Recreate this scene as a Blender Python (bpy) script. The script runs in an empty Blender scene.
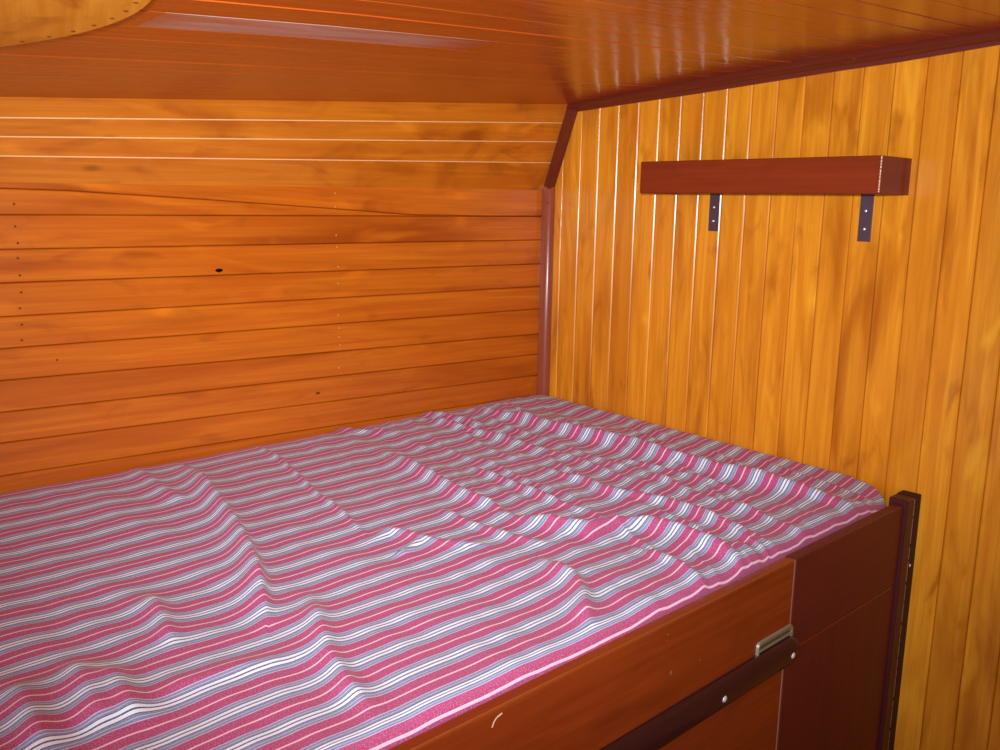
import bpy, math, random
from mathutils import Vector, Matrix, noise
random.seed(7)
S = bpy.context.scene
COL = S.collection
PI = math.pi

# ------------------------------------------------------------------ helpers
class MB:
    """collects faces with uv, material slot and a per-face tint, builds ONE mesh object"""
    def __init__(self):
        self.v = []; self.f = []; self.uv = []; self.mi = []; self.t = []
    def face(self, pts, uvs=None, m=0, t=.5):
        b = len(self.v); self.v += [tuple(p) for p in pts]
        self.f.append(tuple(range(b, b + len(pts))))
        if uvs is None: uvs = [(0, 0)] * len(pts)
        self.uv += uvs; self.mi.append(m); self.t.append(t)
    def strip(self, stations, c=.0025, d=.0025, m=0, t=None, slot=0):
        """plank: stations = [(A, B, n)], edge A to edge B, chamfered along both edges"""
        if t is None: t = random.random()
        ou, ov = random.uniform(0, 50), random.uniform(0, 50)
        rows = []; L = 0; prev = None
        for A, B, n in stations:
            A = Vector(A); B = Vector(B); n = Vector(n)
            w = (B - A).length; e = (B - A) / max(w, 1e-6); cc = min(c, w * .45)
            mid = (A + B) / 2
            if prev is not None: L += (mid - prev).length
            prev = mid
            if slot:
                sl = min(slot, w*.1)
                rows.append(([A - n*.010, A - n*d + e*sl, A + e*cc, B - e*cc, B - n*d - e*sl, B - n*.010],
                             [(ou + L, ov), (ou + L, ov), (ou + L, ov + cc), (ou + L, ov + w - cc), (ou + L, ov + w), (ou + L, ov + w)]))
            else:
                rows.append(([A - n * d, A + e * cc, B - e * cc, B - n * d],
                         [(ou + L, ov), (ou + L, ov + cc), (ou + L, ov + w - cc), (ou + L, ov + w)]))
        for (p, q), (p2, q2) in zip(rows, rows[1:]):
            for k in range(len(p) - 1):
                self.face([p[k], p[k+1], p2[k+1], p2[k]], [q[k], q[k+1], q2[k+1], q2[k]], m, t)
    def box(self, lo, hi, bev=0, m=0, t=.5, grain=0):
        """box with chamfered edges; uv runs along the axis `grain`"""
        lo = Vector(lo); hi = Vector(hi)
        ou, ov = random.uniform(0, 50), random.uniform(0, 50)
        c = (lo + hi) / 2; h = (hi - lo) / 2; b = min(bev, min(h) * .49)
        def uvof(p):
            o = [a for a in range(3) if a != grain]
            return (ou + p[grain], ov + p[o[0]] + p[o[1]])
        def add(pts):
            n = (pts[1] - pts[0]).cross(pts[2] - pts[0]); mid = sum(pts, Vector()) / len(pts)
            if n.dot(mid - c) < 0: pts = pts[::-1]
            self.face(pts, [uvof(p) for p in pts], m, t)
        def P(a, s, va, b1, v1, b2, v2):
            r = Vector((0, 0, 0)); r[a] = va; r[b1] = v1; r[b2] = v2
            return c + r
        for a in range(3):
            b1, b2 = [k for k in range(3) if k != a]
            for s in (-1, 1):
                add([P(a, s, s*h[a], b1, x*(h[b1]-b), b2, y*(h[b2]-b)) for x, y in ((-1,-1),(1,-1),(1,1),(-1,1))])
        if b > 0:
            for a in range(3):
                b1, b2 = [k for k in range(3) if k != a]
                for s1 in (-1, 1):
                    for s2 in (-1, 1):
                        q = []
                        for (sa, w1, w2) in ((-1,0,b),(1,0,b),(1,b,0),(-1,b,0)):
                            q.append(P(a, 0, sa*(h[a]-b), b1, s1*(h[b1]-w1), b2, s2*(h[b2]-w2)))
                        add(q)
            for s in [(x,y,z) for x in (-1,1) for y in (-1,1) for z in (-1,1)]:
                q = []
                for k in range(3):
                    r = Vector([s[j]*(h[j] - (0 if j == k else b)) for j in range(3)]); q.append(c + r)
                add(q)
    def prism(self, path, prof, m=0, t=.5, close=True, cap=True):
        """sweep: path = list of (origin, U, V); prof = list of (u, v) closed outline"""
        ou = random.uniform(0, 50); ov = random.uniform(0, 50)
        rings = []; L = 0; prev = None
        for o, U, V in path:
            o = Vector(o); U = Vector(U); V = Vector(V)
            if prev is not None: L += (o - prev).length
            prev = o
            rings.append(([o + U*a + V*b for a, b in prof], L))
        per = [0]
        for i in range(len(prof)):
            a = prof[i]; b = prof[(i+1) % len(prof)]
            per.append(per[-1] + math.hypot(b[0]-a[0], b[1]-a[1]))
        N = len(prof)
        for (r, l), (r2, l2) in zip(rings, rings[1:]):
            for i in range(N if close else N-1):
                j = (i+1) % N
                self.face([r[i], r[j], r2[j], r2[i]], [(ou+l, ov+per[i]), (ou+l, ov+per[i+1]), (ou+l2, ov+per[i+1]), (ou+l2, ov+per[i])], m, t)
        if cap:
            for (r, l), rev in ((rings[0], True), (rings[-1], False)):
                pts = r[::-1] if rev else r
                self.face(pts, [(ou + a, ov + b) for a, b in (prof[::-1] if rev else prof)], m, t)
    def disc(self, c, n, r, m=0, t=.5, N=10, dome=0):
        n = Vector(n).normalized(); c = Vector(c)
        u = n.orthogonal().normalized(); w = n.cross(u)
        ring = [c + (u*math.cos(2*PI*k/N) + w*math.sin(2*PI*k/N))*r for k in range(N)]
        if dome:
            r2 = [c + n*dome*.75 + (p - c)*.62 for p in ring]; top = c + n*dome
            base = [p - n*.002 for p in ring]
            for k in range(N):
                j = (k+1) % N
                self.face([base[k], base[j], ring[j], ring[k]], None, m, t)
                self.face([ring[k], ring[j], r2[j], r2[k]], None, m, t)
                self.face([r2[k], r2[j], top], None, m, t)
        else:
            self.face(ring, None, m, t)
    def build(self, name, mats, parent=None, smooth=0, weld=True):
        me = bpy.data.meshes.new(name)
        me.from_pydata(self.v, [], self.f)
        uvl = me.uv_layers.new(name='grain')
        flat = [x for p in self.uv for x in p]
        uvl.data.foreach_set('uv', flat)
        me.polygons.foreach_set('material_index', self.mi)
        at = me.attributes.new('tint', 'FLOAT', 'FACE'); at.data.foreach_set('value', self.t)
        for m in (mats if isinstance(mats, (list, tuple)) else [mats]): me.materials.append(m)
        if weld:
            import bmesh
            bm = bmesh.new(); bm.from_mesh(me)
            bmesh.ops.remove_doubles(bm, verts=bm.verts, dist=1e-5)
            bm.to_mesh(me); bm.free()
        if smooth:
            me.shade_smooth(); me.set_sharp_from_angle(angle=smooth)
        me.update()
        o = bpy.data.objects.new(name, me); COL.objects.link(o)
        if parent is not None: o.parent = parent
        return o

def tag(o, label, cat, group=None):
    o['label'] = label; o['category'] = cat
    if group: o['group'] = group
    return o
def thing(name, label, cat, loc):
    o = bpy.data.objects.new(name, None); COL.objects.link(o); o.location = loc
    o.empty_display_size = .05
    return tag(o, label, cat)
def keep(o, root):
    """parent o under root without moving it"""
    o.parent = root
    o.matrix_parent_inverse = Matrix.Translation(root.location).inverted() if root.parent is None else Matrix.Identity(4)
    return o
def struct(o):
    o['kind'] = 'structure'; return o

# ------------------------------------------------------------------ materials
def nt(name):
    m = bpy.data.materials.new(name); m.use_nodes = True
    t = m.node_tree; b = t.nodes['Principled BSDF']
    return m, t, b
def N(t, kind, **kw):
    n = t.nodes.new(kind)
    for k, v in kw.items():
        if isinstance(k, str) and hasattr(n, k): setattr(n, k, v)
    return n
def math_(t, op, a, b=None, clamp=False):
    n = t.nodes.new('ShaderNodeMath'); n.operation = op; n.use_clamp = clamp
    for i, x in enumerate((a, b)):
        if x is None: continue
        if isinstance(x, (int, float)): n.inputs[i].default_value = x
        else: t.links.new(x, n.inputs[i])
    return n.outputs[0]
def mixc(t, fac, a, b, mode='MIX'):
    n = t.nodes.new('ShaderNodeMix'); n.data_type = 'RGBA'; n.blend_type = mode
    for s, x in ((n.inputs[0], fac), (n.inputs[6], a), (n.inputs[7], b)):
        if isinstance(x, (int, float)): s.default_value = x
        elif isinstance(x, (tuple, list)): s.default_value = (*x, 1)
        else: t.links.new(x, s)
    return n.outputs[2]
def ramp(t, x, a, b):
    n = t.nodes.new('ShaderNodeMapRange'); n.inputs[1].default_value = a; n.inputs[2].default_value = b
    n.interpolation_type = 'SMOOTHSTEP'
    t.links.new(x, n.inputs[0]); return n.outputs[0]
def uvnoise(t, su, sv, detail=3, dist=0, off=0):
    uv = N(t, 'ShaderNodeUVMap'); uv.uv_map = 'grain'
    mp = N(t, 'ShaderNodeMapping'); mp.inputs['Scale'].default_value = (su, sv, 1); mp.inputs['Location'].default_value = (off, off*1.7, off*.3)
    t.links.new(uv.outputs[0], mp.inputs[0])
    n = N(t, 'ShaderNodeTexNoise'); n.inputs['Scale'].default_value = 1; n.inputs['Detail'].default_value = detail
    n.inputs['Distortion'].default_value = dist
    t.links.new(mp.outputs[0], n.inputs['Vector']); return n.outputs['Fac']
def wood(name, light, dark, deep, rough=.25, tintamt=.5, fig=.6, bump=.15, spec=.5, coat=0, streak=None, knots=True, fu=5, fv=11, fd=1.2, mott=.25):
    """varnished wood: fine grain along u, cloudy figure, per-plank tint"""
    m, t, b = nt(name)
    g = ramp(t, uvnoise(t, 4, 160, 4, .6), .3, .72)
    g2 = ramp(t, uvnoise(t, 1.6, 34, 3, 1.2, 5), .35, .7)
    f = ramp(t, uvnoise(t, fu, fv, 3, fd, 11), .36, .78)
    at = N(t, 'ShaderNodeAttribute'); at.attribute_name = 'tint'
    c = mixc(t, math_(t, 'MULTIPLY', g, .6), light, dark)
    c = mixc(t, math_(t, 'MULTIPLY', g2, .8), c, dark)
    c = mixc(t, math_(t, 'MULTIPLY', math_(t, 'MULTIPLY', f, f), fig), c, deep)
    mo = ramp(t, uvnoise(t, 7, 22, 4, .9, 23), .55, .8)
    c = mixc(t, math_(t, 'MULTIPLY', mo, mott), c, deep)
    gl = ramp(t, uvnoise(t, 3.5, 12, 2, 1.2, 31), .58, .8)
    c = mixc(t, math_(t, 'MULTIPLY', gl, mott), c, tuple(min(1, x*1.3) for x in light))
    tv = math_(t, 'MULTIPLY', at.outputs['Fac'], tintamt)
    c = mixc(t, tv, c, mixc(t, .5, dark, deep))
    if knots:
        uv = N(t, 'ShaderNodeUVMap'); uv.uv_map = 'grain'
        mp = N(t, 'ShaderNodeMapping'); mp.inputs['Scale'].default_value = (3.2, 9, 1)
        t.links.new(uv.outputs[0], mp.inputs[0])
        vo = N(t, 'ShaderNodeTexVoronoi'); vo.inputs['Scale'].default_value = 1
        t.links.new(mp.outputs[0], vo.inputs['Vector'])
        sep = N(t, 'ShaderNodeSeparateColor'); t.links.new(vo.outputs['Color'], sep.inputs[0])
        near = ramp(t, vo.outputs['Distance'], .09, .02)
        few = ramp(t, sep.outputs[0], .72, .76)
        c = mixc(t, math_(t, 'MULTIPLY', math_(t, 'MULTIPLY', near, few), .75), c, tuple(x*.35 for x in deep))
    if streak: c = streak(t, c)
    t.links.new(c, b.inputs['Base Color'])
    b.inputs['Roughness'].default_value = rough
    b.inputs['Specular IOR Level'].default_value = spec
    if coat: b.inputs['Coat Weight'].default_value = coat; b.inputs['Coat Roughness'].default_value = .08
    bp = N(t, 'ShaderNodeBump'); bp.inputs['Strength'].default_value = bump; bp.inputs['Distance'].default_value = .002
    t.links.new(math_(t, 'ADD', g2, f), bp.inputs['Height']); t.links.new(bp.outputs[0], b.inputs['Normal'])
    return m
def plain(name, col, rough=.5, metal=0, spec=.5, var=.3):
    m, t, b = nt(name)
    tc = N(t, 'ShaderNodeTexCoord'); n = N(t, 'ShaderNodeTexNoise'); n.inputs['Scale'].default_value = 60
    t.links.new(tc.outputs['Object'], n.inputs['Vector'])
    c = mixc(t, math_(t, 'MULTIPLY', n.outputs['Fac'], var), col, tuple(x*.4 for x in col))
    t.links.new(c, b.inputs['Base Color'])
    b.inputs['Roughness'].default_value = rough; b.inputs['Metallic'].default_value = metal
    b.inputs['Specular IOR Level'].default_value = spec
    return m

RIDGES = [
    (0.02576, 0.035, 0.013, [(0.06, -1.037), (0.171, -1.055), (0.294, -1.083), (0.402, -1.109), (0.493, -1.136), (0.572, -1.164), (0.645, -1.195), (0.703, -1.222)]),
    (0.00672, 0.035, 0.022, [(0.797, -1.23), (0.796, -1.269), (0.788, -1.302), (0.783, -1.336), (0.778, -1.368), (0.779, -1.402)]),
    (0.00896, 0.03, 0.02, [(0.013, -1.117), (0.092, -1.12), (0.165, -1.124), (0.244, -1.122)]),
    (0.00672, 0.01, 0.008, [(0.014, -0.862), (0.121, -0.872), (0.239, -0.897), (0.342, -0.922), (0.406, -0.93), (0.478, -0.946), (0.545, -0.961)]),
    (0.00896, 0.02, 0.014, [(0.57, -0.966), (0.557, -0.926), (0.589, -0.91), (0.632, -0.9), (0.667, -0.879), (0.697, -0.843)]),
    (0.00672, 0.012, 0.008, [(0.633, -0.975), (0.639, -0.956), (0.621, -0.912)]),
    (0.0168, 0.024, 0.012, [(0.226, -0.674), (0.313, -0.694), (0.383, -0.705), (0.462, -0.717), (0.525, -0.724), (0.573, -0.719), (0.624, -0.724)]),
    (0.02688, 0.025, 0.016, [(0.054, -0.297), (0.141, -0.291), (0.207, -0.275), (0.284, -0.274), (0.352, -0.265), (0.416, -0.257), (0.5, -0.236), (0.584, -0.249), (0.654, -0.235), (0.721, -0.235), (0.772, -0.227), (0.835, -0.223), (0.892, -0.214), (0.947, -0.206), (0.999, -0.198)]),
    (0.01344, 0.02, 0.012, [(0.034, -0.451), (0.078, -0.444), (0.157, -0.437), (0.226, -0.425), (0.298, -0.419), (0.366, -0.414), (0.44, -0.399)]),
    (0.01232, 0.018, 0.01, [(0.384, -0.6), (0.42, -0.6), (0.47, -0.602), (0.53, -0.609), (0.588, -0.615), (0.648, -0.621), (0.691, -0.604)]),
    (0.01568, 0.02, 0.012, [(0.47, -0.489), (0.529, -0.494), (0.596, -0.485), (0.646, -0.503), (0.691, -0.495), (0.714, -0.468), (0.754, -0.456), (0.809, -0.46), (0.863, -0.469), (0.912, -0.472), (0.964, -0.477), (1.013, -0.468)]),
    (0.02016, 0.03, 0.014, [(0.617, -0.737), (0.666, -0.718), (0.711, -0.696), (0.757, -0.671), (0.77, -0.618), (0.806, -0.576), (0.855, -0.563), (0.905, -0.562), (0.963, -0.567), (1.022, -0.587)]),
    (0.01344, 0.022, 0.012, [(0.855, -0.659), (0.881, -0.662), (0.914, -0.667), (0.961, -0.673), (1.009, -0.685), (1.037, -0.695)]),
    (0.01568, 0.03, 0.018, [(0.796, -0.812), (0.832, -0.818), (0.866, -0.825), (0.908, -0.851), (0.947, -0.89), (0.978, -0.914)]),
    (0.0112, 0.03, 0.02, [(0.982, -0.788), (1.008, -0.793), (1.034, -0.811), (1.06, -0.817)]),
    (0.01254, 0.03, 0.03, [(0.665, -1.506), (0.713, -1.507), (0.764, -1.512), (0.816, -1.521)]),
    (0.01254, 0.03, 0.03, [(0.657, -1.441), (0.71, -1.448), (0.759, -1.455), (0.808, -1.462)]),
    (0.01254, 0.03, 0.025, [(0.695, -1.415), (0.74, -1.421), (0.784, -1.427), (0.82, -1.433)]),
    (0.01142, 0.025, 0.02, [(0.546, -1.309), (0.596, -1.316), (0.646, -1.328), (0.692, -1.34)]),
    (0.01165, 0.025, 0.02, [(0.677, -1.143), (0.827, -1.208), (0.897, -1.227), (0.95, -1.237)]),
    (0.00896, 0.02, 0.016, [(0.506, -0.348), (0.587, -0.318), (0.674, -0.302), (0.749, -0.294), (0.831, -0.303)]),
    (0.00784, 0.02, 0.014, [(0.621, -0.361), (0.692, -0.359), (0.773, -0.377), (0.835, -0.375), (0.905, -0.359)]),
    (0.00784, 0.02, 0.014, [(-0.075, -0.709), (-0.017, -0.667), (0.04, -0.625), (0.104, -0.576)]),
    (0.00896, 0.02, 0.014, [(-0.033, -0.428), (0.045, -0.398), (0.12, -0.384), (0.193, -0.371)]),
    (0.00672, 0.02, 0.014, [(0.388, -0.343), (0.454, -0.352), (0.544, -0.361), (0.61, -0.348)]),
    (0.00896, 0.02, 0.014, [(0.531, -0.798), (0.605, -0.804), (0.656, -0.795), (0.714, -0.784), (0.751, -0.754)]),
    (0.00672, 0.008, 0.006, [(0.997, -0.912), (1.03, -0.948), (1.056, -0.972)]),
    (0.00672, 0.008, 0.006, [(1.008, -0.843), (1.032, -0.859), (1.054, -0.872)]),
    (0.0056, 0.008, 0.006, [(1.007, -0.809), (1.032, -0.834), (1.05, -0.849)]),
    (0.0056, 0.008, 0.006, [(1.009, -0.716), (1.033, -0.739), (1.052, -0.756)]),
    (0.01344, 0.02, 0.014, [(0.938, -0.521), (0.975, -0.532), (1.017, -0.535), (1.041, -0.519)]),
]
FLASH, FILL, EXPO = 142, 15, 0.0
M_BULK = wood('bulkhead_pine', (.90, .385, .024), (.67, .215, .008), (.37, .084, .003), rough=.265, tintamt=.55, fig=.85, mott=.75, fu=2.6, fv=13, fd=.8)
M_HULL = wood('hull_planking', (.65, .178, .009), (.48, .098, .005), (.28, .042, .002), rough=.32, tintamt=.36, fig=.9, mott=.6, fu=1.3, fv=16, fd=.7)
M_SLANT = wood('flare_planking', (.66, .215, .012), (.50, .128, .006), (.30, .06, .003), rough=.28, tintamt=.35, fig=.9, mott=.75, fu=5, fv=9, fd=1)
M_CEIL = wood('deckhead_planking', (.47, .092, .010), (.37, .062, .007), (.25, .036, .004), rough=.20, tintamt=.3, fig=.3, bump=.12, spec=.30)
def sheen_paint(t, c):  # pale daylight reflection mixed into the plank colour, fading at both ends
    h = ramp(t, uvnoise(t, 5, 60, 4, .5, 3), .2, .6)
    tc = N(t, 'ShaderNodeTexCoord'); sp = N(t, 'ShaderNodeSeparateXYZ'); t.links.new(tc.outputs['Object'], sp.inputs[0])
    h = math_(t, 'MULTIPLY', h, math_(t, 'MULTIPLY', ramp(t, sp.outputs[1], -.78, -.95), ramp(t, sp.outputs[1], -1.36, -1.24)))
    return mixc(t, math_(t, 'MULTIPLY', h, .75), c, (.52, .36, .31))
M_SHEEN = wood('painted_sheen', (.46, .105, .012), (.37, .072, .008), (.26, .042, .004), rough=.35, tintamt=.2, fig=.3, bump=.05, streak=sheen_paint, knots=False)
M_SEAM = plain('pale_seam_line', (.92, .53, .24), .6, spec=.2)
M_MAHOG = wood('mahogany_trim', (.17, .026, .012), (.12, .017, .009), (.07, .010, .006), rough=.28, tintamt=.2, fig=.3, bump=.08, knots=False)
M_SHELF = wood('mahogany_shelf', (.25, .036, .009), (.185, .025, .006), (.12, .015, .004), rough=.45, spec=.12, tintamt=.15, fig=.35, bump=.08, knots=False)
M_FRONT = wood('mahogany_front_board', (.30, .050, .008), (.22, .032, .005), (.13, .017, .003), rough=.27, tintamt=.2, fig=.5, bump=.08, knots=False)
M_SIDE = wood('mahogany_side_panel', (.15, .017, .013), (.12, .013, .011), (.075, .009, .008), rough=.42, spec=.3, tintamt=.2, fig=.4, bump=.08, knots=False)
M_BAR = wood('dark_moulding', (.050, .011, .011), (.036, .009, .010), (.02, .006, .007), rough=.27, tintamt=.2, fig=.4, bump=.1, knots=False)
M_PLY = wood('pale_plywood', (.88, .41, .035), (.68, .245, .014), (.40, .11, .005), rough=.34, tintamt=.1, fig=1, mott=.8, fu=6, fv=14, knots=False)
M_NAIL = plain('nail_head', (.16, .045, .012), .6, spec=.1)
M_NAILB = plain('bright_nail', (.85, .60, .40), .3, .4)
M_HOLE = plain('knot_hole', (.014, .004, .002), .9, spec=0)
M_STEEL = plain('screw_steel', (.88, .86, .92), .28, .35, var=.1)
M_BRACK = plain('bracket_iron', (.13, .085, .11), .42, .55)
M_BRASS = plain('tarnished_brass', (.36, .31, .19), .42, .3, var=.6)
M_DARK = plain('dark_slot', (.02, .018, .014), .7)
M_SLOT = plain('latch_recess', (.09, .08, .045), .6)
M_GOLD = plain('worn_edge', (.34, .15, .08), .5)
M_SCR = plain('bare_scratch', (.95, .62, .42), .5)
M_WORN = plain('worn_board_edge', (.33, .075, .016), .35)
M_QUART = wood('corner_moulding', (.33, .085, .04), (.26, .055, .025), (.17, .03, .012), rough=.26, tintamt=.2, fig=.3, bump=.05, knots=False)
M_EDGE = wood('blackened_edge', (.045, .014, .012), (.032, .010, .010), (.018, .006, .006), rough=.55, spec=.2, tintamt=.2, fig=.4, bump=.1, knots=False)
M_POST = wood('dark_stile', (.085, .014, .014), (.065, .011, .012), (.04, .008, .009), rough=.42, spec=.3, tintamt=.2, fig=.4, bump=.1, knots=False)
M_FLOOR = wood('cabin_sole', (.40, .14, .03), (.30, .09, .02), (.18, .05, .01), rough=.35)
M_LINING = wood('cabin_lining', (.66, .26, .04), (.54, .18, .02), (.36, .09, .008), rough=.35)

# ------------------------------------------------------------------ room
W, YB, ZF = 2.62, -2.75, -.78          # inboard wall, rear wall, floor
YT = -1.85
def tt(y): return max(y, YT) / -1.305  # 0 at the bulkhead, 1 at y=-1.305
def lerp(a, b, k): return a + (b - a) * k
def knuckle(y): return lerp(.567, .550, tt(y))
def deck_edge(y): k = tt(y); return (lerp(.081, .050, k), lerp(.779, .682, k))
def ceil_z(x, y):
    xk, zk = deck_edge(y); dx = x - xk
    return zk + .085*dx - .026*dx*dx
YS = [0, -.2, -.45, -.7, -.95, -1.2, -1.45, -1.7, YT, -2.3, YB]

# hull planking, lower part: horizontal boards
mb = MB()
edges = [(-.78, -.78), (-.66, -.66), (-.54, -.54), (-.42, -.42), (-.33, -.33), (-.24, -.24), (-.17, -.17), (-.11, -.11), (-.05, -.045), (.02, .051), (.075, .109), (.133, .163), (.188, .218), (.256, .273), (.316, .327), (.376, .384), (.439, .440), (.500, .497)]
ev = [(lambda y, a=a: lerp(a[0], a[1], tt(y))) for a in edges] 
taper = lambda y: lerp(lerp(.500, .497, tt(y)), knuckle(y) - .006, min(1, max(0, (-y - .40)/.92)))
ev += [taper, lambda y: knuckle(y) + .012]
tints = [.5]*9 + [.75, .35, .8, .45, .2, .6, .3, .55, .35, .1, .5]
for i in range(len(ev) - 1):
    mb.strip([((0, y, ev[i](y)), (0, y, ev[i+1](y)), (1, 0, 0)) for y in YS if i != len(ev)-3 or True], c=.0022, d=.0020, t=tints[i], slot=.0005)
# nails in two vertical rows and a knot hole
for y, z in [(-1.286, .478), (-1.285, .515), (-1.284, .450), (-1.286, .425), (-1.285, .396), (-1.285, .367), (-1.289, .340), (-1.288, .312), (-1.29, .285), (-1.236, .245)]:
    mb.disc((.0006, y, z), (1, 0, 0), .0021, m=1)
for y, z in [(-.655, .546), (-.655, .517), (-.654, .457), (-.652, .432), (-.650, .389), (-.651, .354), (-.652, .284), (-.650, .255), (-.650, .235), (-.648, .217), (-.652, .166)]:
    mb.disc((.0006, y, z), (1, 0, 0), .0017, m=2)
hole = [(.0007, -.925 + (.0085 if k % 3 else .0068)*math.cos(2*PI*k/14), .392 + (.003 if k < 7 else .0045)*math.sin(2*PI*k/14)) for k in range(14)]
mb.face(hole, None, m=3)
mb.face([(.0007, -.707 + .006*math.cos(2*PI*k/10), .116 + .003*math.sin(2*PI*k/10)) for k in range(10)], None, m=1)
struct(mb.build('wall_left', [M_HULL, M_NAIL, M_NAILB, M_HOLE]))

# flared boards above, up to the deck
mb = MB()
sl = [lambda y: (0, knuckle(y)), lambda y: (lerp(.0265, .016, tt(y)), lerp(.637, .592, tt(y))),
      lambda y: (lerp(.0455, .028, tt(y)), lerp(.689, .622, tt(y))), lambda y: (lerp(.064, .039, tt(y)), lerp(.735, .651, tt(y))), deck_edge]
for i in range(4):
    st = []
    for y in YS:
        a, b = sl[i](y), sl[i+1](y)
        n = Vector((b[1]-a[1], 0, -(b[0]-a[0]))).normalized()
        st.append(((a[0], y, a[1]), (b[0], y, b[1]), n))
    mb.strip(st, c=.0004, d=0, t=[.55, .2, .3, .6][i])
    if i:                                                # pale line along each of the three seams
        ks = []
        for y in YS:
            a = sl[i](y); n = Vector((.935, 0, -.355)); e = Vector((.355, 0, .935)); p = Vector((a[0], y, a[1])) + n*.0003
            ks.append((p - e*.0011, p + e*.0011, n))
        mb.strip(ks, c=.0001, d=0, m=1)
struct(mb.build('wall_left_flare', [M_SLANT, M_SEAM]))

# bulkhead: vertical tongue and groove boards
mb = MB()
def top_z(x):
    kx, kz = deck_edge(0)
    return lerp(.567, kz, x/kx) if x < kx else ceil_z(x, 0)
x = .0513 - .06; k = 0
bt = [.2, .35, .25, .3, .95, .2, .25, .35, .3, .5, .35, .1, .25, .55, .3, .15, .75, .05, .45, .2, .5]
while x < W:
    a, b = max(x, .0), min(x + .06, W)
    zs = [ZF, 0, .4, None]
    st = []
    for z in zs:
        st.append(((a, 0, z if z is not None else top_z(a)), (b, 0, z if z is not None else top_z(b)), (0, -1, 0)))
    mb.strip(st, c=.0031, d=[.0019, .0020, .00185, .0018, .0020, .0018, .0016, .0017, .0015, .0018, .0020, .0022, .0021, .0021][k % 14], t=bt[k] if k < len(bt) else random.random(), slot=.0007)
    x += .06; k += 1
struct(mb.build('wall_right', M_BULK))

# ceiling planks, running along the hull
mb = MB()
xl = [.081, .13, .195, .26, .325, .39, .46, .53, .60, .68, .75, .813, .875, .937, 1.0, 1.055, 1.11, 1.165]
xr = [.081, .12, .18, .24, .30, .36, .44, .505, .56, .63, .691, .751, .815, .873, .94, 1.0, 1.06, 1.125]
while xl[-1] < W: xl.append(xl[-1] + .062); xr.append(xr[-1] + .063)
def seam_x(i, y):
    if i == 0: return deck_edge(y)[0] - .012
    return min(lerp(xr[i], xl[i], min(1, max(0, (-y - .1) / 1.0))), W)
ct = [.5, .3, .6, .4, .5, .3, .6, .4, .5, .45, .35, .6, .2, .5, .3, .6, .2, .4]
for i in range(len(xl) - 1):
    st = []; ra, rb = random.uniform(-.0008, .0008) if i else 0, random.uniform(-.0008, .0008)   # no two planks lie quite level
    for y in [0, -.1, -.35, -.6, -.85, -1.1, -1.305, -1.6, YT, -2.3, YB]:
        a, b = seam_x(i, y), seam_x(i+1, y)
        if b - a < .002: break
        st.append(((a, y, ceil_z(a, y) + ra), (b, y, ceil_z(b, y) + rb), (0, 0, -1)))
    if len(st) < 2: continue
    if i == 8:                                           # one plank carries a daylight reflection painted as a pale band
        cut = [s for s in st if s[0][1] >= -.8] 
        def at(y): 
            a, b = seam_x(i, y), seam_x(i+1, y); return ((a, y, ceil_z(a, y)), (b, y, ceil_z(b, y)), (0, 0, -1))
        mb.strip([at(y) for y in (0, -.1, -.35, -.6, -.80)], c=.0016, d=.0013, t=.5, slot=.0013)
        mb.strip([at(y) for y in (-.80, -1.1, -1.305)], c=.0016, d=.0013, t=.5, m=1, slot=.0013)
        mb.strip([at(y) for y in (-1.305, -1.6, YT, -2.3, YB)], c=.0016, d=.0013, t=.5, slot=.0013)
    else:
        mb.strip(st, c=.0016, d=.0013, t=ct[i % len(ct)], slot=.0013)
struct(mb.build('ceiling', [M_CEIL, M_SHEEN]))

# floor and the two sides of the cabin behind the camera
mb = MB(); y = YB
while y < 0:
    mb.strip([((x, y, ZF), (x, min(y + .1, 0), ZF), (0, 0, 1)) for x in (W, 1.3, 0)], c=.001, d=.001); y += .1
struct(mb.build('floor', M_FLOOR))
mb = MB(); z = ZF
while z < .78:
    z2 = min(z + .08, .80)
    mb.strip([((W, y, z2), (W, y, z), (-1, 0, 0)) for y in (YB, -1.3, 0)], c=.002, d=.002); z = z2
struct(mb.build('wall_inboard', M_LINING))
mb = MB(); x = 0
while x < W:                                             # rear bulkhead, its opening made up for the fill light
    x2 = min(x + .0655, W)
    if 1.15 < (x + x2)/2 < 2.0: mb.strip([((xx, YB, ZF), (xx2, YB, ZF), (0, 1, 0)) for xx, xx2 in ((x, x2),)] + [((x, YB, -.28), (x2, YB, -.28), (0, 1, 0))], c=.002, d=.002)
    else: mb.strip([((x, YB, ZF), (x2, YB, ZF), (0, 1, 0)), ((x, YB, ceil_z(max(x,.09), YB)), (x2, YB, ceil_z(max(x2,.09), YB)), (0, 1, 0))], c=.002, d=.002)
    x = x2
struct(mb.build('wall_rear', M_LINING))

# mahogany trims in the corners of the bulkhead
mb = MB()
low = [(.078, .757), (.094, .760), (.25, .768), (.46, .778), (.769, .796), (.90, .802), (1.071, .814), (1.3, .826), (1.7, .838), (W, .820)]
for xs in (.17, .47, .82):                               # round bungs over the fastenings
    mb.disc((xs, -.0208, lerp(.763, .797, (xs-.1)/.7) + .017), (0, -1, 0), .004, m=1)
path = []
prof = [(0, 0), (0, 1), (.95, 1), (1, .9), (1, .62), (.86, .5), (.6, .40), (.34, .30), (.24, .12), (.2, 0)]
for x, zl in low:
    h = ceil_z(x, 0) - .001 - zl
    path.append(((x, -.0005, zl), (0, -.021, 0), (0, 0, h)))
mb.prism(path, prof, t=.4)
struct(mb.build('trim_1', [M_MAHOG, M_SHELF], smooth=.6))
mb = MB()                                                # raking piece down the flare, its lower end cut to a point
o0, o1 = Vector((.0015, 0, .572)), Vector((.0795, 0, .776))
inn0, inn1 = Vector((.020, 0, .5705)), Vector((.096, 0, .757))
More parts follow.
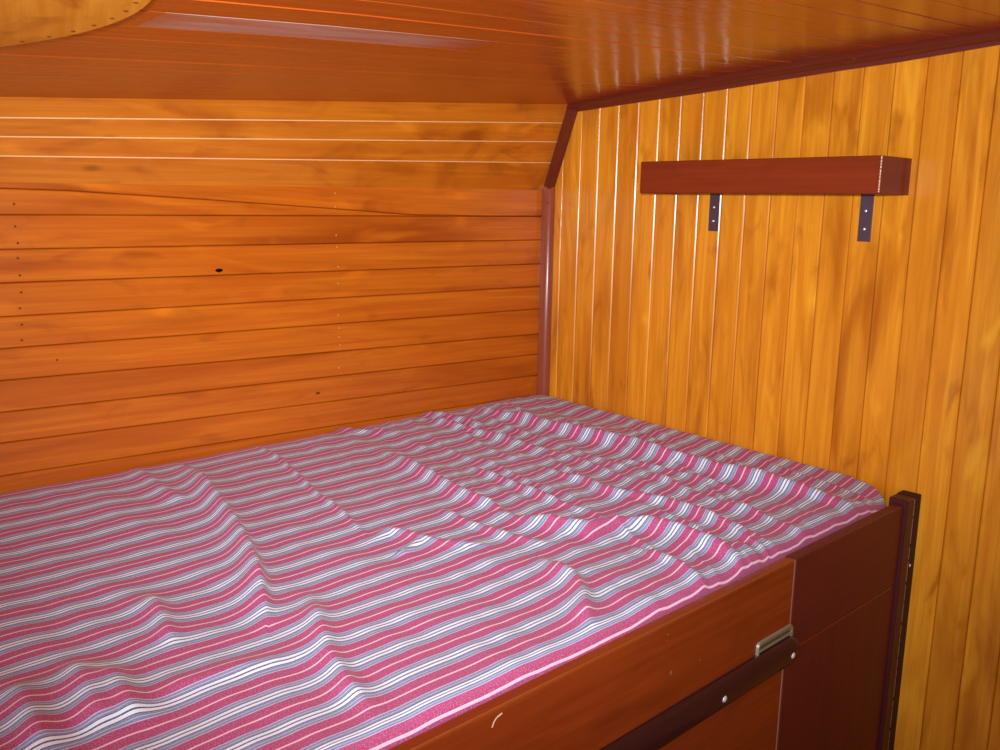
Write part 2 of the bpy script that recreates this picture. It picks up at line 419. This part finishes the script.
out = [o0, o1, Vector((.100, 0, .768)), inn1, Vector((.0275, 0, .580)), Vector((.0225, 0, .567))]
dp = Vector((0, -.020, 0)); cen = sum(out, Vector())/6
fr = [p + (cen - p)*.06 + dp for p in out]; bk = [p + dp*.7 for p in out]
for A, Bq in ((out, bk), (bk, fr)):
    for i in range(6):
        j = (i+1) % 6; mb.face([A[i], A[j], Bq[j], Bq[i]], [(A[i].z, A[i].x), (A[j].z, A[j].x), (Bq[j].z, Bq[j].x), (Bq[i].z, Bq[i].x)], t=.3)
mb.face(fr[::-1], [(p.z, p.x) for p in fr[::-1]], t=.3)
struct(mb.build('trim_2', M_MAHOG))
mb = MB()                                                # quarter round in the upright corner, pointed top
pr = [(0, 0)] + [(.028*math.sin(a*PI/16), .028*math.cos(a*PI/16)) for a in range(9)]
pr = [(0, 0)] + [(.006 + .021*math.sin(a*PI/16), + .004 + .017*math.cos(a*PI/16)) for a in range(9)]
pr = [(0, 0), (0, .021)] + pr[1:] + [(.027, 0)]
Z0 = Vector((.0008, -.0008, 0))
mb.prism([(Z0 + Vector((0, 0, z)), (s, 0, 0), (0, -s, 0)) for z, s in ((-.2, 1), (.2, 1), (.572, 1), (.60, .42))], pr, t=.2)
mb.disc((.0195, -.0195, .535), (1, -1, 0), .0025, m=1)
struct(mb.build('trim_3', [M_QUART, M_DARK], smooth=.6))

# ------------------------------------------------------------------ plywood panel under the ceiling
PC, PR = Vector((.7032, -1.6917)), .3392
root = thing('ceiling_panel', 'pale plywood panel with a curved screwed edge, under the ceiling above the bunk', 'panel', (PC.x, PC.y, ceil_z(PC.x, PC.y)))
mb = MB(); NN = 96
def cz(x, y, h): return (x, y, ceil_z(x, y) - h)
ringsR = [0, .10, .2, .28, PR-.002, PR]
def pp(r, k): a = 2*PI*k/NN; return PC.x + r*math.cos(a), PC.y + r*math.sin(a)
for k in range(NN):
    for r0, r1 in zip(ringsR, ringsR[1:]):
        h0 = .012; h1 = .012 if r1 < PR else .010
        q = [pp(r0, k), pp(r1, k), pp(r1, k+1), pp(r0, k+1)]
        pts = [cz(*q[0], h0), cz(*q[1], h1), cz(*q[2], h1), cz(*q[3], h0)]
        uv = [(p[1]*.3 - p[0]*.95, p[1]*.95 + p[0]*.3) for p in q]
        if r0 == 0: pts = pts[:3]; uv = uv[:3]
        mb.face(pts[::-1], uv[::-1], t=.2)
    a, b = pp(PR, k), pp(PR, k+1)
    mb.face([cz(*a, .010), cz(*b, .010), cz(*b, 0), cz(*a, 0)], None, m=1, t=.5)
keep(mb.build('plywood_board', [M_PLY, M_MAHOG]), root)
for k in range(52):
    a = 2*PI*(k+.35)/52; x, y = PC.x + (PR-.014)*math.cos(a), PC.y + (PR-.014)*math.sin(a)
    if y < -1.5 or x > .95: continue
    a += .008*math.sin(k*2.3)
    mb = MB(); mb.disc(cz(x, y, .0122), (0, 0, -1), .0026, dome=.0006)
    keep(mb.build('screw', M_NAIL), root)

# ------------------------------------------------------------------ shelf
X0, X1, SD, SZ0, SZ1 = .4031, .9405, .127, .559, .6265
root = thing('wall_shelf', 'narrow red-brown mahogany tray shelf on two iron brackets on the bulkhead', 'shelf', ((X0+X1)/2, 0, SZ0))
mb = MB(); mb.box((X0, -SD, SZ0), (X1, -SD + .015, SZ1), .0015, grain=0, t=.2); 
o = keep(mb.build('front_board', M_SHELF), root)
mb = MB(); mb.box((X1 - .014, -SD + .0154, SZ0), (X1, -.0005, SZ1), .001, grain=1, t=.6)
z = SZ0 + .003
while z < SZ1 - .004:                                    # chipped pale filler along the corner joint
    dz = random.uniform(.003, .008)
    mb.box((X1 - .0016, -SD + .0002, z), (X1 + .0004, -SD + .0022, z + dz*.75), 0, m=1); z += dz
o = keep(mb.build('end_panel', [M_SHELF, M_SCR]), root)
mb = MB(); mb.box((X0, -SD + .0165, SZ0), (X0 + .014, -.0005, SZ1), .0015, grain=1, t=.5); keep(mb.build('end_panel', M_SHELF), root)
mb = MB(); mb.box((X0 + .0145, -SD + .0155, SZ0 + .016), (X1 - .0145, -.0005, SZ0 + .028), .001, grain=0, t=.9); keep(mb.build('shelf_board', M_SHELF), root)
BZ = SZ0 + .0155
for bx0, bx1, zb, zs in ((.505, .5285, .479, (.531, .501)), (.8505, .8755, .470, (.529, .494))):
    mb = MB()
    w = bx1 - bx0
    mb.prism([((bx0, -.0005, BZ), (0, -1, 0), (0, 0, -1)), ((bx1, -.0005, BZ), (0, -1, 0), (0, 0, -1))],
             [(0, 0), (.105, 0), (.105, .0035), (.0045, .0035), (.004, .006), (.004, BZ - zb), (0, BZ - zb)])
    br = keep(mb.build('bracket', M_BRACK), root)
    for z in zs:
        mb = MB(); mb.disc(((bx0+bx1)/2, -.0047, z), (0, -1, 0), .0024, dome=.0008)
        s = mb.build('screw', M_STEEL, smooth=.8); s.parent = br

# ------------------------------------------------------------------ bunk
XF = 1.017
YL = YB + .02
root = thing('bunk_bed', 'built-in mahogany berth front along the striped bed, with dark moulding and latch', 'bed', (XF, -1.2, ZF))
# top board, hinged, left of the seam
mb = MB()
mb.box((XF - .02, YL, -.168), (XF, -.4665, -.0175), .003, grain=1, t=.25)
o = None
for a, b in (((-.0175), (-.0155)),):
    mb.box((XF - .0022, YL, a - .0018), (XF - .0004, -.4670, b - .0012), .0006, m=1, grain=1)
for pts in ([(-1.122, -.038), (-1.119, -.032), (-1.115, -.0285), (-1.107, -.0265)],):   # curved bare scratch
    for (y0, z0), (y1, z1) in zip(pts, pts[1:]):
        d = Vector((0, y1-y0, z1-z0)).normalized(); n = Vector((0, -d.z, d.y))*.0011
        p, q = Vector((XF + .0003, y0, z0)), Vector((XF + .0003, y1, z1))
        mb.face([p - n, q - n, q + n, p + n], None, m=2)
for y, z, r in [(-.801, -.034, .0012), (-.803, -.042, .0009), (-.789, -.094, .003), (-.66, -.05, .0009), (-.72, -.10, .0012)]:
    mb.disc((XF + .0003, y, z), (1, 0, 0), r, m=1 if r > .003 else 3)
keep(mb.build('front_board', [M_FRONT, M_WORN, M_SCR, M_GOLD]), root)['label'] = 'orange-brown top board'
# fixed panel between seam and post: rail above, panel below
mb = MB()
mb.box((XF - .02, -.4635, -.1752), (XF, -.0625, -.0165), .002, grain=1, t=.5)
mb.box((XF - .015, -.4655, -.168), (XF - .0007, -.4638, -.019), 0, m=1)
keep(mb.build('side_rail', [M_SIDE, M_GOLD]), root)
mb = MB()
mb.box((XF - .02, -.4735, ZF), (XF - .0005, -.0625, -.1772), .002, grain=2, t=.6)
mb.box((XF - .015, -.45, -.1775), (XF - .0004, -.078, -.1755), 0, m=2)
mb.box((XF - .015, -.4752, -.70), (XF - .0012, -.4737, -.204), 0, m=1)
for y, z, r in [(-.44, -.232, .0011), (-.43, -.236, .001)]: mb.disc((XF, y, z), (1, 0, 0), r, m=1)
keep(mb.build('side_panel', [M_SIDE, M_GOLD, M_FRONT]), root)
mb = MB(); mb.box((XF - .02, YL, ZF), (XF - .002, -.4755, -.1695), .002, grain=1, t=.7); keep(mb.build('lower_board', M_FRONT), root)
# moulding with rounded face, screwed on
mb = MB()
zc, hh = -.1705, .0245
prof = [(0, -hh), (0, hh), (.005, hh), (.0085, hh*.86), (.0115, hh*.55), (.0125, 0), (.0115, -hh*.55), (.0085, -hh*.86), (.005, -hh)]
path = [((XF + .0003, YL, zc), (1, 0, 0), (0, 0, 1))]
for y, s in ((-.475, 1), (-.466, .97), (-.459, .84), (-.454, .6)): path.append(((XF + .0003, y, zc), (1, 0, 0), (0, 0, s)))
mb.prism(path, prof, t=.3)
mo = keep(mb.build('moulding', M_BAR, smooth=.7), root); mo['label'] = 'dark brown rounded moulding'
for y, z in ((-.472, -.175), (-.668, -.175), (-.93, -.175), (-1.25, -.175), (-1.6, -.175)):
    mb = MB(); mb.disc((XF + .0124, y, z), (1, 0, 0), .0055, dome=.0026, N=14)
    s = mb.build('screw', M_STEEL, smooth=.9); s.parent = mo
# flush latch: rounded plate with rim and two slots
mb = MB()
def rrect(y0, y1, z0, z1, r):
    out = []
    for cy, cz_, a0 in ((y1-r, z1-r, 0), (y0+r, z1-r, 90), (y0+r, z0+r, 180), (y1-r, z0+r, 270)):
        for k in range(6):
            a = math.radians(a0 + 18*k); out.append((cy + r*math.cos(a), cz_ + r*math.sin(a)))
    return out
o0 = rrect(-.568, -.461, -.172, -.126, .008); o1 = rrect(-.5665, -.4625, -.1705, -.1275, .007); o2 = rrect(-.562, -.467, -.166, -.1325, .005)
def lay(ol, x): return [Vector((x, y, z)) for y, z in ol]
A0, A1, A2, A3 = lay(o0, XF), lay(o1, XF + .004), lay(o2, XF + .0035), lay(o2, XF + .0015)
n = len(A0)
for A, Bq in ((A0, A1), (A1, A2), (A2, A3)):
    for i in range(n): mb.face([A[i], A[(i+1) % n], Bq[(i+1) % n], Bq[i]], None)
mb.face(A3, None, m=1)
mb.box((XF + .001, -.562, -.1425), (XF + .0042, -.467, -.1395), .0006)
la = keep(mb.build('latch', [M_BRASS, M_SLOT]), root); la['label'] = 'tarnished brass latch plate'
# corner post against the bulkhead: proud stile, pale joint, dark edge strip
mb = MB(); mb.box((XF - .03, -.062, ZF), (XF + .006, -.030, -.007), .002, grain=2, t=.9); po = keep(mb.build('corner_post', M_POST), root)
mb = MB()
mb.box((XF - .03, -.0285, ZF), (XF + .0065, -.0008, -.006), .0015, grain=2, t=.5)
z = -.01
while z > -.70:
    dz = random.uniform(.01, .05)
    mb.box((XF - .004, -.0297, z - dz*.85), (XF + .0062, -.0283, z), 0, m=1); z -= dz
es = keep(mb.build('edge_strip', [M_EDGE, M_GOLD]), root); es['label'] = 'blackish strip beside the bulkhead'
mb = MB(); mb.disc((XF + .0067, -.022, -.146), (1, 0, 0), .0032, dome=.0014); s = mb.build('screw', M_STEEL, smooth=.9); s.parent = es
# boards carrying the mattress
mb = MB(); y = YL
while y < -.02:
    mb.box((.003, y + .004, -.16), (XF - .022, min(y + .096, -.006), -.142), .002, grain=0, t=random.random()); y += .1
keep(mb.build('bed_board', M_LINING), root)

# ------------------------------------------------------------------ mattress and striped sheet
XE, RC = .9925, .10                                       # front edge and corner radius of the bed
RIDGE_BB = []
for amp, w1, w2, pts in RIDGES:
    m_ = 4*max(w1, w2)
    RIDGE_BB.append((min(p[0] for p in pts)-m_, max(p[0] for p in pts)+m_, min(p[1] for p in pts)-m_, max(p[1] for p in pts)+m_))
def sm(a, b, x):
    k = min(1, max(0, (x-a)/(b-a))); return k*k*(3-2*k)
def ridge_h(x, y):
    h = 0
    for (amp, w1, w2, pts), bb in zip(RIDGES, RIDGE_BB):
        if not (bb[0] < x < bb[1] and bb[2] < y < bb[3]): continue
        best = 1e9; L = 0; tot = 0; sb = 0; side = 1
        for (ax, ay), (bx, by) in zip(pts, pts[1:]):
            dx, dy = bx-ax, by-ay; l2 = dx*dx+dy*dy; l = math.sqrt(l2)
            k = ((x-ax)*dx+(y-ay)*dy)/l2; kc = min(1, max(0, k))
            qx, qy = ax+dx*kc-x, ay+dy*kc-y; d = math.hypot(qx, qy)
            if d < best: best = d; sb = L + kc*l; side = 1 if dx*(y-ay)-dy*(x-ax) < 0 else -1
            L += l
        w = w1 if side > 0 else w2
        if best > 3*w: continue
        fade = min(1, sb/(.25*L) + .25, (L-sb)/(.25*L) + .25)
        e = best/w
        h += amp*fade/(1 + e*e*1.2)**2
    return h
def sheet_z(x, y):
    z = .024 - .028*x
    z -= .013*sm(-.19, -.11, y)*(1 - sm(-.09, -.005, y))*sm(.02, .2, x)
    h = ridge_h(x, y)*(.4 + .6*sm(.005, .06, XE - x))
    nz = noise.noise(Vector((x*3.0, y*9.0, 1.3)))*.0050 + noise.noise(Vector((x*9+y*5, y*26-x*6, 5.1)))*.0022
    far = sm(-1.05, -.35, y)
    r = 1 - abs(noise.noise(Vector((x*4.5+3, y*17+x*4, 9.7))))
    nz += far*(r**3)*.008 + far*noise.noise(Vector((x*14, y*45, 2.2)))*.0018
    nz *= .12 + .88*sm(0, .09, -y)
    nz *= .4 + .6*sm(.0, .07, x)
    return z + h + nz
NX, X_A, X_B = 262, -.03, XE + .05
Y_A, Y_B = -2.62, .045
ys = []
y = Y_B
while y > Y_A:
    ys.append(y); y -= .0038 if y > -1.75 else .02
ROUND = .018
verts, uvs = [], []
for yv in ys:
    for i in range(NX):
        xv = X_A + (X_B - X_A)*i/(NX-1)
        x0, x1, y0, y1 = .004, XE, YB + .16, -.004
        # signed distance inside the rounded outline and nearest point on it
        px, py = xv, yv; dfree = min(px-x0, x1-px, y1-py)
        cx, cy = x1-RC, y1-RC
        if px > cx and py > cy:
            dx, dy = px-cx, py-cy; r = math.hypot(dx, dy); dfree = RC - r
            if dfree < 0: px, py = cx+dx*RC/r, cy+dy*RC/r
        else:
            px = min(max(px, x0), x1); py = min(py, y1)
        RR = ROUND if min(x1-px, 9) < .05 or (px > cx and py > cy) else .007
        if dfree >= RR:
            z = sheet_z(px, py)
        else:
            k = max(dfree, 0); e = RR - k
            drop = RR - math.sqrt(max(0, RR*RR - e*e))
            z = sheet_z(px, py) - drop + (max(dfree, -.04) if dfree < 0 else 0)*1.2
        verts.append((px, py, z))
        uvs.append((min(1.0195, xv + max(0, xv - (XE - ROUND))*.9), yv))
faces = []
for j in range(len(ys)-1):
    for i in range(NX-1):
        a = j*NX+i; faces.append((a, a+NX, a+NX+1, a+1))
me = bpy.data.meshes.new('bed_sheet'); me.from_pydata(verts, [], faces)
ul = me.uv_layers.new(name='cloth')
ul.data.foreach_set('uv', [c for f in faces for v in f for c in uvs[v]])
me.shade_smooth()

m, t, b = nt('striped_cotton')
uv = N(t, 'ShaderNodeUVMap'); uv.uv_map = 'cloth'
sp = N(t, 'ShaderNodeSeparateXYZ'); t.links.new(uv.outputs[0], sp.inputs[0])
PER = .0578
ph = math_(t, 'FRACT', math_(t, 'ADD', math_(t, 'DIVIDE', math_(t, 'SUBTRACT', sp.outputs[0], .573), PER), 20.5))
cr = N(t, 'ShaderNodeValToRGB'); cr.color_ramp.interpolation = 'CONSTANT'
RED, PINK, LAV, GREY, DK, WH = (.435, .058, .178), (.96, .58, .72), (.62, .60, .90), (.215, .265, .40), (.07, .08, .19), (.80, .90, 1.0)
seq = [(RED, .226), (LAV, .022), (GREY, .055), (LAV, .016), (GREY, .045), (DK, .02), (WH, .070), (DK, .034), (WH, .070), (DK, .02), (GREY, .055), (LAV, .016), (GREY, .06), (LAV, .022), (RED, .226), ]
tot = sum(w for _, w in seq) ; rest = 1 - tot
seq = [(PINK, rest/2)] + seq + [(PINK, rest/2)]
els = cr.color_ramp.elements; pos = 0
for k, (c, w) in enumerate(seq):
    e = els[0] if k == 0 else (els[1] if k == 1 else els.new(pos))
    e.position = pos; e.color = (*c, 1); pos += w
t.links.new(ph, cr.inputs[0])
wv = N(t, 'ShaderNodeTexNoise'); wv.inputs['Scale'].default_value = 600; wv.inputs['Detail'].default_value = 2
t.links.new(uv.outputs[0], wv.inputs['Vector'])
c = mixc(t, ramp(t, wv.outputs['Fac'], .45, .75), cr.outputs[0], mixc(t, .26, cr.outputs[0], (.9, .8, .9)))
t.links.new(c, b.inputs['Base Color'])
b.inputs['Roughness'].default_value = .9; b.inputs['Specular IOR Level'].default_value = .15
b.inputs['Sheen Weight'].default_value = .15
me.materials.append(m)
sheet = bpy.data.objects.new('bed_sheet', me); COL.objects.link(sheet)
tag(sheet, 'creased cotton bed sheet in magenta, grey and white stripes', 'bed sheet')

mb = MB(); op = [(.014, YB + .18), (XE - .016, YB + .18)] + [(XE - .016 - RC + RC*math.cos(a*PI/16), -.016 - RC + RC*math.sin(a*PI/16)) for a in range(9)] + [(.014, -.016)]
mb.prism([((0, 0, z), (1, 0, 0), (0, 1, 0)) for z in (-.1405, -.034)], op)
tag(mb.build('mattress', plain('ticking', (.75, .72, .68), .9)), 'thin mattress lying beneath the striped sheet', 'mattress')

# ------------------------------------------------------------------ camera and light
cam = bpy.data.cameras.new('camera'); co = bpy.data.objects.new('camera', cam); COL.objects.link(co)
right = Vector((.68362, .72962, .01786)); down = Vector((.14781, -.11444, -.98237)); fwd = Vector((-.71471, .67421, -.18608))
C0 = Vector((1.676, -1.741, .529))
co.matrix_world = Matrix(((right.x, -down.x, -fwd.x, C0.x), (right.y, -down.y, -fwd.y, C0.y), (right.z, -down.z, -fwd.z, C0.z), (0, 0, 0, 1)))
cam.sensor_fit = 'HORIZONTAL'; cam.sensor_width = 36; cam.lens = 901.22/1000*36; cam.clip_start = .02
S.camera = co
# the camera's own flash
fl = bpy.data.lights.new('flash', 'SPOT'); fl.energy = FLASH; fl.color = (.94, .96, 1); fl.shadow_soft_size = .018
fl.spot_size = math.radians(92); fl.spot_blend = 1.0
fo = bpy.data.objects.new('flash', fl); COL.objects.link(fo)
fo.location = C0 - down*.055 - right*.03
aim = fwd - down*.17; fo.rotation_euler = aim.to_track_quat('-Z', 'Y').to_euler()
# soft fill light added at the made-up opening behind the camera
al = bpy.data.lights.new('rear_fill', 'AREA'); al.shape = 'RECTANGLE'; al.size = .85; al.size_y = .95; al.energy = FILL; al.color = (.86, .92, 1)
ao = bpy.data.objects.new('rear_fill', al); COL.objects.link(ao)
ao.location = (1.575, YB - .02, .2); ao.rotation_euler = Vector((0, 1, 0)).to_track_quat('-Z', 'Z').to_euler()

wd = bpy.data.worlds.new('World'); S.world = wd; wd.use_nodes = True
bg = wd.node_tree.nodes['Background']; bg.inputs[0].default_value = (.55, .70, 1, 1); bg.inputs[1].default_value = 1.0
S.view_settings.view_transform = 'Standard'; S.view_settings.look = 'None'; S.view_settings.gamma = 1
S.view_settings.use_curve_mapping = False; S.view_settings.exposure = EXPO
